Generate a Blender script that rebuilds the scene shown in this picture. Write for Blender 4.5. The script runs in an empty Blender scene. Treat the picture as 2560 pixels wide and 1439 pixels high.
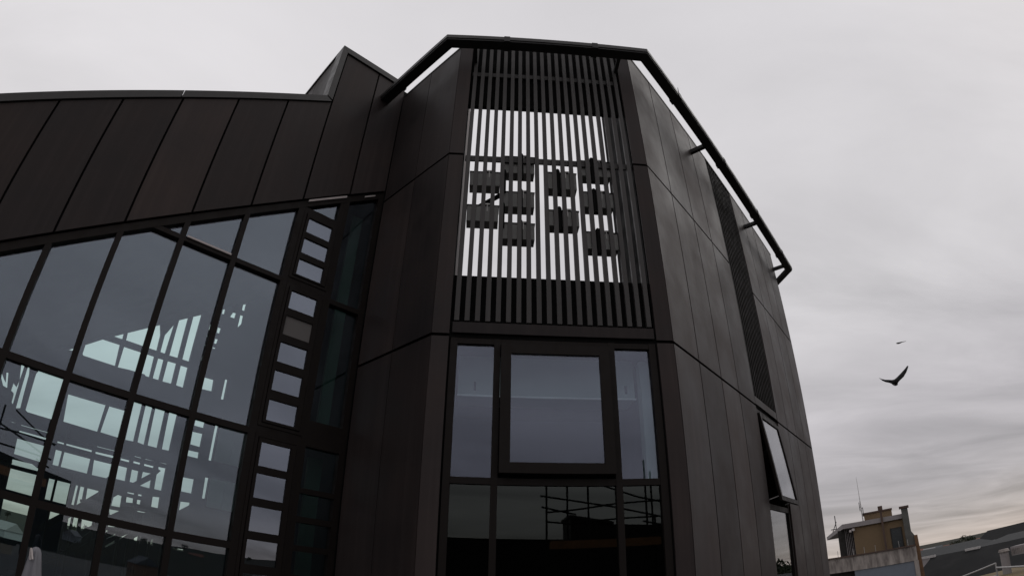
import bpy, bmesh, math, random
from mathutils import Vector, Matrix
from mathutils.geometry import delaunay_2d_cdt
random.seed(7)
scene = bpy.context.scene
R = math.radians

# ------------------------------------------------------------------ camera
# wide action-camera lens: polynomial fisheye, fitted to the straight lines of the building
cam_d = bpy.data.cameras.new('camera')
cam = bpy.data.objects.new('camera', cam_d)
scene.collection.objects.link(cam)
scene.camera = cam
cam_d.type = 'PANO'
for holder in (cam_d, getattr(cam_d, 'cycles', None)):
    try:
        holder.panorama_type = 'FISHEYE_LENS_POLYNOMIAL'
        holder.fisheye_fov = R(175)
        holder.fisheye_polynomial_k0 = 0.0
        holder.fisheye_polynomial_k1 = -0.05119612101
        holder.fisheye_polynomial_k2 = -8.19817988e-06
        holder.fisheye_polynomial_k3 = 1.08391711e-05
        holder.fisheye_polynomial_k4 = -1.40000231e-07
    except Exception as ex:
        print('cam', ex)
cam_d.sensor_fit = 'HORIZONTAL'
cam_d.sensor_width = 36.0
cam_d.sensor_height = 36.0 * 575 / 1024
cam_d.clip_start = 0.05
cam_d.clip_end = 9000
CM = Matrix(((0.99989325, -0.01461124, 0.0),
             (-0.00723236, -0.49493333, -0.86890085),
             (0.01269572, 0.86880810, -0.49498617)))
cam.matrix_world = CM.to_4x4()
FPX, KPX = 1388.6085, 0.0686832

def ray(px, py):
    """world direction seen at photo pixel (px, py); the eye is the origin"""
    dx, dy = px - 1280, py - 719.5
    r = math.hypot(dx, dy); th = r / FPX
    for _ in range(12):
        th -= (FPX * (th + KPX * th ** 3) - r) / (FPX * (1 + 3 * KPX * th * th))
    s = math.sin(th) / max(r, 1e-9)
    return CM @ Vector((dx * s, -dy * s, -math.cos(th)))

# ------------------------------------------------------------------ light
SUN_AZ, SUN_EL = 78, 42          # compass bearing from the view direction (to the right), elevation
w = bpy.data.worlds.new('World'); scene.world = w; w.use_nodes = True
nt = w.node_tree; nt.nodes.clear()
def wn(t, **k):
    n = nt.nodes.new(t)
    for a, b in k.items(): setattr(n, a, b)
    return n
def wl(a, b): nt.links.new(a, b)
out = wn('ShaderNodeOutputWorld'); bg = wn('ShaderNodeBackground'); bg.inputs[1].default_value = 1.0
sky = wn('ShaderNodeTexSky', sky_type='NISHITA', sun_disc=False)
sky.sun_elevation = R(SUN_EL); sky.sun_rotation = R(SUN_AZ)
skym = wn('ShaderNodeVectorMath', operation='SCALE'); skym.inputs[3].default_value = 0.10
wl(sky.outputs[0], skym.inputs[0])
tc = wn('ShaderNodeTexCoord'); sep = wn('ShaderNodeSeparateXYZ'); wl(tc.outputs['Generated'], sep.inputs[0])
zp = wn('ShaderNodeMath', operation='MAXIMUM'); wl(sep.outputs[2], zp.inputs[0]); zp.inputs[1].default_value = 0
za = wn('ShaderNodeMath', operation='ADD'); wl(zp.outputs[0], za.inputs[0]); za.inputs[1].default_value = 0.10
dx_ = wn('ShaderNodeMath', operation='DIVIDE'); wl(sep.outputs[0], dx_.inputs[0]); wl(za.outputs[0], dx_.inputs[1])
dy_ = wn('ShaderNodeMath', operation='DIVIDE'); wl(sep.outputs[1], dy_.inputs[0]); wl(za.outputs[0], dy_.inputs[1])
cx = wn('ShaderNodeCombineXYZ'); wl(dx_.outputs[0], cx.inputs[0]); wl(dy_.outputs[0], cx.inputs[1])
mp = wn('ShaderNodeMapping'); wl(cx.outputs[0], mp.inputs[0]); mp.inputs['Rotation'].default_value = (0, 0, R(38)); mp.inputs['Scale'].default_value = (0.42, 1.0, 1)
n1 = wn('ShaderNodeTexNoise'); n1.inputs['Scale'].default_value = 1.5; n1.inputs['Detail'].default_value = 9; n1.inputs['Roughness'].default_value = .56; n1.inputs['Distortion'].default_value = .5
wl(mp.outputs[0], n1.inputs['Vector'])
n2 = wn('ShaderNodeTexNoise'); n2.inputs['Scale'].default_value = .38; n2.inputs['Detail'].default_value = 3; wl(mp.outputs[0], n2.inputs['Vector'])
nm = wn('ShaderNodeMath', operation='ADD'); wl(n1.outputs[0], nm.inputs[0]); wl(n2.outputs[0], nm.inputs[1])
mr = wn('ShaderNodeMapRange'); wl(nm.outputs[0], mr.inputs[0])
mr.inputs[1].default_value = .70; mr.inputs[2].default_value = 1.30; mr.inputs[3].default_value = -1; mr.inputs[4].default_value = 1
ramp = wn('ShaderNodeValToRGB'); wl(zp.outputs[0], ramp.inputs[0])
cr = ramp.color_ramp
stops = [(0.0, (.50, .435, .395)), (0.035, (.45, .41, .40)), (0.09, (.40, .375, .385)), (0.22, (.50, .475, .49)), (0.42, (.64, .62, .63)), (0.70, (.70, .68, .695)), (1.0, (.72, .70, .72))]
cr.elements[0].position, cr.elements[0].color = stops[0][0], (*stops[0][1], 1)
cr.elements[1].position, cr.elements[1].color = stops[-1][0], (*stops[-1][1], 1)
for p, c in stops[1:-1]:
    e = cr.elements.new(p); e.color = (*c, 1)
# cloud contrast fades towards the zenith
amp = wn('ShaderNodeMapRange'); wl(zp.outputs[0], amp.inputs[0]); amp.inputs[1].default_value = 0.1; amp.inputs[2].default_value = .75; amp.inputs[3].default_value = .33; amp.inputs[4].default_value = .15
am = wn('ShaderNodeMath', operation='MULTIPLY'); wl(mr.outputs[0], am.inputs[0]); wl(amp.outputs[0], am.inputs[1])
a1 = wn('ShaderNodeMath', operation='ADD'); wl(am.outputs[0], a1.inputs[0]); a1.inputs[1].default_value = 1.06
cl = wn('ShaderNodeVectorMath', operation='SCALE'); wl(ramp.outputs[0], cl.inputs[0]); wl(a1.outputs[0], cl.inputs[3])
mixs = wn('ShaderNodeMix', data_type='RGBA'); mixs.inputs[0].default_value = .95     # cloud deck covers the blue sky
wl(skym.outputs[0], mixs.inputs[6]); wl(cl.outputs[0], mixs.inputs[7])
wl(mixs.outputs[2], bg.inputs[0]); wl(bg.outputs[0], out.inputs[0])

sl = bpy.data.lights.new('sun', 'SUN'); sl.energy = 0.55; sl.angle = R(38); sl.color = (1, .96, .92)
so = bpy.data.objects.new('sun', sl); scene.collection.objects.link(so)
d = Vector((math.sin(R(SUN_AZ)) * math.cos(R(SUN_EL)), math.cos(R(SUN_AZ)) * math.cos(R(SUN_EL)), math.sin(R(SUN_EL))))
so.rotation_euler = d.to_track_quat('Z', 'Y').to_euler(); so.location = d * 200
vs = scene.view_settings; vs.view_transform = 'Standard'; vs.look = 'None'; vs.exposure = 0; vs.gamma = 1; vs.use_curve_mapping = False
scene.cycles.max_bounces = 10; scene.cycles.transparent_max_bounces = 24; scene.cycles.glossy_bounces = 5

# ------------------------------------------------------------------ helpers
COL = scene.collection
def link(o): COL.objects.link(o); return o
def thing(name, label, cat, loc, group=None, kind=None):
    o = bpy.data.objects.new(name, None); link(o); o.location = loc; o.empty_display_size = .3
    o['label'] = label; o['category'] = cat
    if group: o['group'] = group
    if kind: o['kind'] = kind
    return o
class Fr:
    """vertical wall plane: s runs along it, n points out towards the eye, z is up"""
    def __init__(self, o, t, off=0.0):
        self.t = Vector((t[0], t[1])).normalized(); n = Vector((self.t.y, -self.t.x)); o = Vector((o[0], o[1]))
        if n.dot(o) > 0: n = -n
        self.n = n; self.o = o + n * off
    def p(self, s, n, z):
        q = self.o + self.t * s + self.n * n
        return Vector((q.x, q.y, z))
    def hit(self, px, py, n=0.0):
        r = ray(px, py); k = (self.n.dot(self.o) + n) / (self.n.dot(r.xy)); q = r * k
        return ((q.xy - self.o).dot(self.t), q.z)
class MB:
    def __init__(self): self.v = []; self.f = []
    def prism(self, fr, poly, n0, n1):
        """polygon of (s, z) extruded from n0 to n1"""
        b = len(self.v); k = len(poly)
        for n in (n0, n1):
            for s, z in poly: self.v.append(fr.p(s, n, z))
        self.f.append(tuple(b + i for i in range(k))); self.f.append(tuple(b + k + i for i in reversed(range(k))))
        for i in range(k):
            j = (i + 1) % k; self.f.append((b + i, b + k + i, b + k + j, b + j))
        return self
    def box(self, fr, s0, s1, n0, n1, z0, z1): return self.prism(fr, [(s0, z0), (s1, z0), (s1, z1), (s0, z1)], n0, n1)
    def floor(self, pts, z0, z1):
        b = len(self.v); k = len(pts)
        for z in (z0, z1):
            for x, y in pts: self.v.append(Vector((x, y, z)))
        self.f.append(tuple(b + i for i in range(k))); self.f.append(tuple(b + k + i for i in reversed(range(k))))
        for i in range(k):
            j = (i + 1) % k; self.f.append((b + i, b + k + i, b + k + j, b + j))
        return self
    def tube(self, p, q, r, r2=None, k=10):
        p = Vector(p); q = Vector(q); a = (q - p).normalized(); u = a.orthogonal().normalized(); v = a.cross(u)
        r2 = r if r2 is None else r2; b = len(self.v)
        for c, rr in ((p, r), (q, r2)):
            for i in range(k):
                t = 2 * math.pi * i / k; self.v.append(c + (u * math.cos(t) + v * math.sin(t)) * rr)
        for i in range(k):
            j = (i + 1) % k; self.f.append((b + i, b + j, b + k + j, b + k + i))
        self.f.append(tuple(b + i for i in reversed(range(k)))); self.f.append(tuple(b + k + i for i in range(k)))
        return self
    def bar(self, p, q, w, h, up=(0, 0, 1)):
        p = Vector(p); q = Vector(q); a = (q - p).normalized(); u = Vector(up).cross(a).normalized(); v = a.cross(u); b = len(self.v)
        for c in (p, q):
            for i, j in ((-1, -1), (1, -1), (1, 1), (-1, 1)): self.v.append(c + u * w / 2 * i + v * h / 2 * j)
        for i in range(4):
            j = (i + 1) % 4; self.f.append((b + i, b + j, b + 4 + j, b + 4 + i))
        self.f.append((b + 3, b + 2, b + 1, b)); self.f.append((b + 4, b + 5, b + 6, b + 7))
        return self
    def build(self, name, mat, parent=None, smooth=False, **props):
        o0 = Vector((0, 0, 0)); par = parent
        while par is not None: o0 += par.location; par = par.parent
        if parent is None: o0 = self.v[0].copy(); 
        me = bpy.data.meshes.new(name); me.from_pydata([tuple(v - o0) for v in self.v], [], self.f)
        bm = bmesh.new(); bm.from_mesh(me); bmesh.ops.recalc_face_normals(bm, faces=bm.faces); bm.to_mesh(me); bm.free()
        me.materials.append(mat)
        if smooth: me.polygons.foreach_set('use_smooth', [True] * len(me.polygons))
        o = bpy.data.objects.new(name, me); link(o); o.parent = parent
        if parent is None: o.location = o0
        for k, v in props.items(): o[k] = v
        return o
def clip(poly, a, b):
    """keep the part of polygon (s, z) with z <= a + b*s"""
    out = []
    for i in range(len(poly)):
        p, q = poly[i], poly[(i + 1) % len(poly)]; dp = p[1] - a - b * p[0]; dq = q[1] - a - b * q[0]
        if dp <= 0: out.append(p)
        if dp * dq < 0:
            t = dp / (dp - dq); out.append((p[0] + (q[0] - p[0]) * t, p[1] + (q[1] - p[1]) * t))
    return out

# ------------------------------------------------------------------ materials
def mat(name, col, rough=.6, metal=0.0, spec=.5, var=.15, scale=3.0, stretch=(1, 1, 1), objvar=0.0, bump=0.0, col2=None, streak=0.0, hue=None):
    m = bpy.data.materials.new(name); m.use_nodes = True; t = m.node_tree; b = t.nodes['Principled BSDF']
    b.inputs['Roughness'].default_value = rough; b.inputs['Metallic'].default_value = metal; b.inputs['Specular IOR Level'].default_value = spec
    tc = t.nodes.new('ShaderNodeTexCoord'); mp = t.nodes.new('ShaderNodeMapping'); mp.inputs['Scale'].default_value = stretch
    t.links.new(tc.outputs['Object'], mp.inputs[0])
    n = t.nodes.new('ShaderNodeTexNoise'); n.inputs['Scale'].default_value = scale; n.inputs['Detail'].default_value = 6; n.inputs['Roughness'].default_value = .6
    t.links.new(mp.outputs[0], n.inputs['Vector'])
    mr = t.nodes.new('ShaderNodeMapRange'); mr.inputs[1].default_value = .3; mr.inputs[2].default_value = .7; mr.inputs[3].default_value = 0; mr.inputs[4].default_value = 1
    t.links.new(n.outputs[0], mr.inputs[0])
    mx = t.nodes.new('ShaderNodeMix'); mx.data_type = 'RGBA'; t.links.new(mr.outputs[0], mx.inputs[0])
    c2 = col2 or tuple(c * (1 + var) for c in col); c1 = col if col2 else tuple(c * (1 - var) for c in col)
    mx.inputs[6].default_value = (*c1, 1); mx.inputs[7].default_value = (*c2, 1)
    last = mx.outputs[2]
    if objvar:
        oi = t.nodes.new('ShaderNodeObjectInfo'); r2 = t.nodes.new('ShaderNodeMapRange'); t.links.new(oi.outputs['Random'], r2.inputs[0])
        r2.inputs[3].default_value = 1 - objvar; r2.inputs[4].default_value = 1 + objvar
        sc = t.nodes.new('ShaderNodeVectorMath'); sc.operation = 'SCALE'; t.links.new(last, sc.inputs[0]); t.links.new(r2.outputs[0], sc.inputs[3]); last = sc.outputs[0]
    if hue:                                   # coil batches differ a little in hue from panel to panel
        wn_ = t.nodes.new('ShaderNodeTexWhiteNoise'); wn_.noise_dimensions = '1D'; t.links.new(oi.outputs['Random'], wn_.inputs['W'])
        hm = t.nodes.new('ShaderNodeMix'); hm.data_type = 'RGBA'; t.links.new(wn_.outputs['Value'], hm.inputs[0]); hm.inputs[6].default_value = (*hue[0], 1); hm.inputs[7].default_value = (*hue[1], 1)
        ml = t.nodes.new('ShaderNodeVectorMath'); ml.operation = 'MULTIPLY'; t.links.new(last, ml.inputs[0]); t.links.new(hm.outputs[2], ml.inputs[1]); last = ml.outputs[0]
    if streak:
        mp2 = t.nodes.new('ShaderNodeMapping'); mp2.inputs['Scale'].default_value = (7, 7, .22); t.links.new(tc.outputs['Object'], mp2.inputs[0])
        n3 = t.nodes.new('ShaderNodeTexNoise'); n3.inputs['Scale'].default_value = 1.6; n3.inputs['Detail'].default_value = 5; t.links.new(mp2.outputs[0], n3.inputs['Vector'])
        r3 = t.nodes.new('ShaderNodeMapRange'); r3.inputs[1].default_value = .45; r3.inputs[2].default_value = .75; r3.inputs[3].default_value = 1; r3.inputs[4].default_value = 1 + streak; t.links.new(n3.outputs[0], r3.inputs[0])
        s3 = t.nodes.new('ShaderNodeVectorMath'); s3.operation = 'SCALE'; t.links.new(last, s3.inputs[0]); t.links.new(r3.outputs[0], s3.inputs[3]); last = s3.outputs[0]
    t.links.new(last, b.inputs['Base Color'])
    rr = t.nodes.new('ShaderNodeMapRange'); t.links.new(n.outputs[0], rr.inputs[0]); rr.inputs[1].default_value = .3; rr.inputs[2].default_value = .7; rr.inputs[3].default_value = rough * .8; rr.inputs[4].default_value = min(1, rough * 1.25); t.links.new(rr.outputs[0], b.inputs['Roughness'])
    if bump:
        bp = t.nodes.new('ShaderNodeBump'); bp.inputs['Strength'].default_value = bump; bp.inputs['Distance'].default_value = .02
        t.links.new(n.outputs[0], bp.inputs['Height']); t.links.new(bp.outputs[0], b.inputs['Normal'])
    return m
def glass(name, tint, F0, rcol=(1, 1, 1), wob=.0):
    m = bpy.data.materials.new(name); m.use_nodes = True; t = m.node_tree; t.nodes.clear(); N = t.nodes.new; L = t.links.new
    o = N('ShaderNodeOutputMaterial'); mix = N('ShaderNodeMixShader'); tr = N('ShaderNodeBsdfTransparent'); gl = N('ShaderNodeBsdfGlossy')
    tr.inputs[0].default_value = (*tint, 1); gl.inputs['Roughness'].default_value = 0.0; gl.inputs['Color'].default_value = (*rcol, 1)
    g = N('ShaderNodeNewGeometry'); dt = N('ShaderNodeVectorMath'); dt.operation = 'DOT_PRODUCT'; L(g.outputs['Normal'], dt.inputs[0]); L(g.outputs['Incoming'], dt.inputs[1])
    ab = N('ShaderNodeMath'); ab.operation = 'ABSOLUTE'; L(dt.outputs['Value'], ab.inputs[0])
    om = N('ShaderNodeMath'); om.operation = 'SUBTRACT'; om.inputs[0].default_value = 1; L(ab.outputs[0], om.inputs[1])
    pw = N('ShaderNodeMath'); pw.operation = 'POWER'; L(om.outputs[0], pw.inputs[0]); pw.inputs[1].default_value = 5
    ma = N('ShaderNodeMath'); ma.operation = 'MULTIPLY_ADD'; L(pw.outputs[0], ma.inputs[0]); ma.inputs[1].default_value = 1 - F0; ma.inputs[2].default_value = F0
    L(ma.outputs[0], mix.inputs[0]); L(tr.outputs[0], mix.inputs[1]); L(gl.outputs[0], mix.inputs[2]); L(mix.outputs[0], o.inputs[0])
    if wob:
        tcn = N('ShaderNodeTexCoord'); n = N('ShaderNodeTexNoise'); n.inputs['Scale'].default_value = 1.3; n.inputs['Detail'].default_value = 2; L(tcn.outputs['Object'], n.inputs['Vector'])
        bp = N('ShaderNodeBump'); bp.inputs['Strength'].default_value = wob; bp.inputs['Distance'].default_value = .01; L(n.outputs[0], bp.inputs['Height']); L(bp.outputs[0], gl.inputs['Normal'])
    return m
PANEL = mat('dark_bronze_panel', (.024, .0200, .0196), col2=(.037, .0285, .0262), rough=.50, spec=.11, scale=.9, objvar=.22, streak=.25, bump=.15, hue=((1.03, .98, .97), (.92, .945, .99)))
SLATD = mat('side_slat_shaded', (.016, .0145, .014), rough=.7, spec=.06, var=.15, scale=5)  # slat metal darkened to carry the shade between the side slats
CAP = mat('dark_capping', (.028, .026, .025), rough=.45, spec=.3, var=.1, scale=4, streak=.2)
FRAME = mat('window_frame_brown', (.010, .0075, .0065), rough=.55, spec=.12, var=.1, scale=6)
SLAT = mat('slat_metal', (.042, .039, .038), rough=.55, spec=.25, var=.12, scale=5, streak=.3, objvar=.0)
BLACK = mat('black_backing', (.006, .006, .006), rough=.9, spec=.1, var=.1)
STEEL = mat('black_steel', (.018, .017, .017), rough=.6, spec=.3, var=.2, scale=5)
GAL = mat('galvanised', (.38, .37, .36), rough=.45, metal=.6, var=.2, scale=9)
PALE = mat('pale_render', (.42, .38, .37), rough=.8, var=.12, scale=4, bump=.2)
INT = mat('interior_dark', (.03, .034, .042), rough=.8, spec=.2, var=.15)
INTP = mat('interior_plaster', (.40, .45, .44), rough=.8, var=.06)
GL_W = glass('wing_glass', (.76, .89, .865), .092, (.89, .91, 1.08))
GL_F = glass('bay_glass', (.80, .86, .88), .075, (.84, .87, 1.06))
GL_L = glass('bay_lower_glass', (.30, .33, .32), .042, (.92, 1.0, .95))
GL_R = glass('side_glass', (.5, .55, .55), .10, (1, 1, 1.02))
WHITE = mat('white_light_line', (.8, .8, .8), rough=.5)
# ------------------------------------------------------------------ setting out (metres, eye at the origin)
C1 = (-1.16106, 7.28946); C4 = (2.44762, 7.48850); C10 = (9.1355, 15.4473); C11 = (-2.61007, 8.69983)
FF = Fr(C1, (0.998482, 0.055073)); FR = Fr(C4, (0.643333, 0.765587)); FT = Fr(C1, (-0.716598, 0.697486)); FL = Fr(C11, (-0.719744, -0.694240))
GZ = -1.6                                   # roof terrace under the camera
CITY = -14.0

# ---- roof terrace, ground, hills
TER = mat('terrace_paving', (.07, .068, .065), rough=.9, var=.2, scale=2)
m = MB(); m.floor([(-11, -8), (7, -8), (9.3, 8), (9.3, 15.6), (2, 22), (-11, 19)], CITY, GZ)
m.build('roof_terrace', TER, kind='structure')
GRD = mat('city_ground', (.05, .052, .045), rough=1, var=.5, scale=.03, col2=(.10, .09, .075))
m = MB(); m.floor([(math.cos(R(a)) * 3800, math.sin(R(a)) * 3800) for a in range(0, 360, 10)], CITY - .5, CITY)
m.build('ground', GRD, kind='structure')
HILL = mat('hill_scrub', (.012, .014, .010), rough=1, spec=.1, var=.5, scale=.06, col2=(.035, .034, .025))
def hills(a0, a1, dist, hgt, seed, step=.5):
    rnd = random.Random(seed); me = []; fs = []; n = int((a1 - a0) / step) + 1; ph = [rnd.uniform(0, 6) for _ in range(6)]
    for i in range(n):
        a = R(a0 + i * step); x = i / max(n - 1, 1); env = min(1, 6 * x, 6 * (1 - x))
        h = hgt * env * (.7 + .2 * math.sin(a * 9 + ph[0]) + .1 * math.sin(a * 31 + ph[1]) + .06 * math.sin(a * 90 + ph[2]) + .05 * rnd.random())
        for k, (dd, z) in enumerate(((dist * .55, CITY - 2), (dist * .8, CITY + (h - CITY) * .45), (dist, h), (dist * 1.5, h * .8), (dist * 1.9, CITY - 2))):
            me.append((math.sin(a) * dd, math.cos(a) * dd, z))
    for i in range(n - 1):
        for k in range(4): fs.append((i * 5 + k, (i + 1) * 5 + k, (i + 1) * 5 + k + 1, i * 5 + k + 1))
    d = bpy.data.meshes.new('hill'); d.from_pydata(me, [], fs); d.materials.append(HILL); o = bpy.data.objects.new('hill', d); link(o); o['kind'] = 'structure'
hills(-120, -20, 420, 1.4, 3); hills(52, 260, 520, 4.5, 5); hills(36, 52, 1500, .5, 8)

# ================================================================== TOWER
tower = thing('tower_building', 'dark bronze clad tower with chamfered corners, slatted louvre screens and a big square window', 'building', (1.0, 9.0, GZ))
P = tower
def panel(fr, s0, s1, z0, z1, g=.016, gz=.024, n0=-.03, n1=0.0, name='cladding_panel', m_=None, par=None):
    MB().box(fr, s0 + g, s1 - g, n0, n1, z0 + gz, z1 - gz).build(name, m_ or PANEL, par or P)
ZT = 10.30; J1, J2 = 6.90, 3.37
rows = ((GZ, J2), (J2, J1), (J1, ZT))
# wall cores (dark, seen only in the joints)
core = MB()
core.box(FT, .06, 2.02, -.28, -.05, GZ, 10.06)
core.box(FR, .06, 4.27, -.30, -.05, GZ, ZT - .02)
core.box(FR, 6.14, 10.38, -.30, -.05, GZ, ZT - .02)
core.box(FR, 4.27, 6.14, -.30, -.20, J2, ZT - .05)
core.box(FF, .02, .27, -.20, -.05, GZ, 10.33); core.box(FF, 3.34, 3.59, -.20, -.05, GZ, 10.33)
core.build('wall_core', BLACK, P)
# back and far sides of the tower
back = MB()
F95 = Fr(C10, (math.cos(R(95)), math.sin(R(95))))
pts = [C10, (8.7, 20.3), (3.5, 24.0), (-3.0, 20.5)]
back.floor([C10, (8.75, 20.3), (8.5, 20.3), (8.85, 15.5)], GZ, ZT)
back.floor([(8.75, 20.3), (3.5, 24), (3.4, 23.7), (8.45, 20.1)], GZ, 5.2)
back.floor([(3.5, 24), (-6, 15.5), (-5.8, 15.2), (3.4, 23.7)], GZ, 5.19)
back.build('rear_wall', PANEL, P)
MB().floor([(-1.1, 7.6), (2.3, 7.8), (8.7, 15.5), (8.4, 20), (3.4, 23.6), (-4.5, 16), (-2.3, 9)], 3.9, 4.25).build('roof_deck', BLACK, P)
# cladding: corner strips of the front bay
for a, b in ((0, .262), (3.348, 3.614)):
    for z0, z1 in rows: panel(FF, a, b, z0, z1 if z1 < 10 else 10.34, g=.004)
for a, b in ((0, .992), (.992, 2.02)):
    for z0, z1 in rows: panel(FT, a, b, z0, z1 if z1 < 10 else 10.08, g=.008 if a else .006)
for a, b in ((0, 1.032), (1.032, 2.11), (2.11, 3.14), (3.14, 4.28), (6.13, 7.18), (7.18, 8.25), (8.25, 9.32), (9.32, 10.396)):
    for z0, z1 in rows: panel(FR, a, b, z0, z1)
# thin copings on the parapets
MB().box(FR, .02, 10.4, -.30, .012, ZT - .015, ZT + .03).build('coping', CAP, P)
MB().box(FT, .02, 2.02, -.28, .012, 10.065, 10.10).build('coping', CAP, P)
# front louvre
lv = MB()
for k in range(20):
    s = .352 + .1532 * k; lv.box(FF, s - .036, s + .036, -.070, -.010, 3.615, 10.36)
lv.build('louvre_screen', SLAT, P)
for z0, z1 in ((6.82, 6.94), (9.20, 9.32)): MB().box(FF, .29, 3.33, -.105, -.072, z0, z1).build('louvre_rail', SLAT, P)
MB().box(FF, .27, 3.34, -.22, -.13, 3.60, 4.45).build('backing_panel', BLACK, P)
MB().box(FF, .27, 3.34, -.22, -.13, 8.34, 10.36).build('backing_panel', BLACK, P)
MB().box(FF, .155, .268, -1.7, -.205, 4.25, 8.9).build('side_wall', PALE, P)
MB().box(FF, 3.345, 3.50, -1.7, -.205, 4.25, 10.0).build('side_wall', BLACK, P)
MB().box(FF, .300, 3.318, -.035, -.004, 3.415, 3.585).build('spandrel_panel', PANEL, P)
MB().box(FF, .27, 3.34, -.16, -.06, 3.36, 3.62).build('spandrel_core', BLACK, P)
# side louvre
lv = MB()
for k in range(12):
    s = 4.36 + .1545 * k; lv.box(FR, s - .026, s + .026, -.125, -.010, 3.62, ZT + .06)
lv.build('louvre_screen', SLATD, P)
MB().box(FR, 4.30, 6.11, -.035, -.004, 3.415, 3.59).build('spandrel_panel', PANEL, P)

# roof-level steel frame standing off the wall faces
def corner(fa, fb, off):
    # intersection of two wall planes pushed out by off
    a = fa.n; b = fb.n; ca = a.dot(fa.o) + off; cb = b.dot(fb.o) + off; det = a.x * b.y - a.y * b.x
    return ((ca * b.y - cb * a.y) / det, (a.x * cb - b.x * ca) / det)
F95.n = Vector((math.sin(R(95)), -math.cos(R(95))))
def ring_pts(off):
    lw = FL.p(0, .02, 0)
    # where the T offset line meets the wing wall
    a = FT.n; ca = a.dot(FT.o) + off; b = FL.n; cb = b.dot(FL.o) + .0; det = a.x * b.y - a.y * b.x
    q0 = ((ca * b.y - cb * a.y) / det, (a.x * cb - b.x * ca) / det)
    c3 = corner(FR, F95, off); e = (c3[0] + math.cos(R(95)) * 4, c3[1] + math.sin(R(95)) * 4)
    return [q0, corner(FT, FF, off), corner(FF, FR, off), c3, e]
po, pi_ = ring_pts(.575), ring_pts(.36)
def ringmesh(po, pi_, z0, z1):
    m = MB(); n = len(po)
    for q, z in ((po, z0), (po, z1), (pi_, z0), (pi_, z1)):
        for x, y in q: m.v.append(Vector((x, y, z)))
    for i in range(n - 1):
        A = lambda k, j: k * n + j
        m.f += [(A(0, i), A(0, i + 1), A(1, i + 1), A(1, i)), (A(2, i), A(3, i), A(3, i + 1), A(2, i + 1)), (A(1, i), A(1, i + 1), A(3, i + 1), A(3, i)), (A(0, i), A(2, i), A(2, i + 1), A(0, i + 1))]
    m.f += [(0, n, 3 * n, 2 * n), (n - 1, 3 * n - 1, 4 * n - 1, 2 * n - 1)]
    return m
rf = ringmesh(po, pi_, 9.555, 9.66).build('roof_edge_frame', STEEL, P)
ringmesh([(x, y) for x, y in ring_pts(.592)], po, 9.60, 9.70).build('frame_flashing', CAP, P)
for s in (3.09, 7.10, 10.2):
    MB().bar(FR.p(s, -.02, 9.60), FR.p(s, .36, 9.60), .10, .10).build('frame_bracket', STEEL, P)
for s in (.33, 3.30):
    MB().bar(FF.p(s, -.10, 9.60), FF.p(s, .36, 9.60), .07, .09).build('frame_bracket', STEEL, P)
gp = MB(); gp.tube(FR.p(.0, .03, 0) * 0 + Vector(ring_pts(.57)[2] + (0,)) * 0 + FR.p(1.27, .57, 9.68), FR.p(1.22, .60, 9.86), .012, .006); gp.build('lightning_spike', STEEL, P)

for s in (1.2, 3.9, 6.6, 9.3): MB().box(FR, s, s + .14, .338, .60, 9.548, 9.712).build('splice_plate', STEEL, P)
for s in (.9, 2.7): MB().box(FF, s, s + .12, .338, .60, 9.548, 9.712).build('splice_plate', STEEL, P)
# ---- front window bay
def rect_frame(fr, s0, s1, z0, z1, w, n0, n1):
    m = MB(); m.box(fr, s0, s0 + w, n0, n1, z0, z1); m.box(fr, s1 - w, s1, n0, n1, z0, z1); m.box(fr, s0 + w, s1 - w, n0, n1, z0, z0 + w); m.box(fr, s0 + w, s1 - w, n0, n1, z1 - w, z1); return m
wf = MB()
for a, b in ((.285, .385), (.92, 1.01), (2.60, 2.69), (3.225, 3.33)): wf.box(FF, a, b, -.14, -.035, GZ, 3.345)
for z0, z1 in ((3.26, 3.345), (1.245, 1.335)):
    for a, b in ((.385, .92), (1.01, 2.60), (2.69, 3.225)): wf.box(FF, a, b, -.14, -.042, z0, z1)
wf.build('window_frame', FRAME, P)
def pane(fr, s0, s1, z0, z1, n, m_, par, name='window_pane', th=.012):
    return MB().box(fr, s0, s1, n - th, n, z0, z1).build(name, m_, par)
for a, b in ((.38, .925), (2.685, 3.23)):
    pane(FF, a, b, 1.33, 3.265, -.085, GL_F, P)
for a, b in ((.38, .925), (1.005, 2.605), (2.685, 3.23)):
    pane(FF, a, b, GZ + .1, 1.25, -.085, GL_L, P)
MB().box(FF, .30, 3.32, -.22, -.16, GZ, 1.29).build('backing_panel', BLACK, P)
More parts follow.
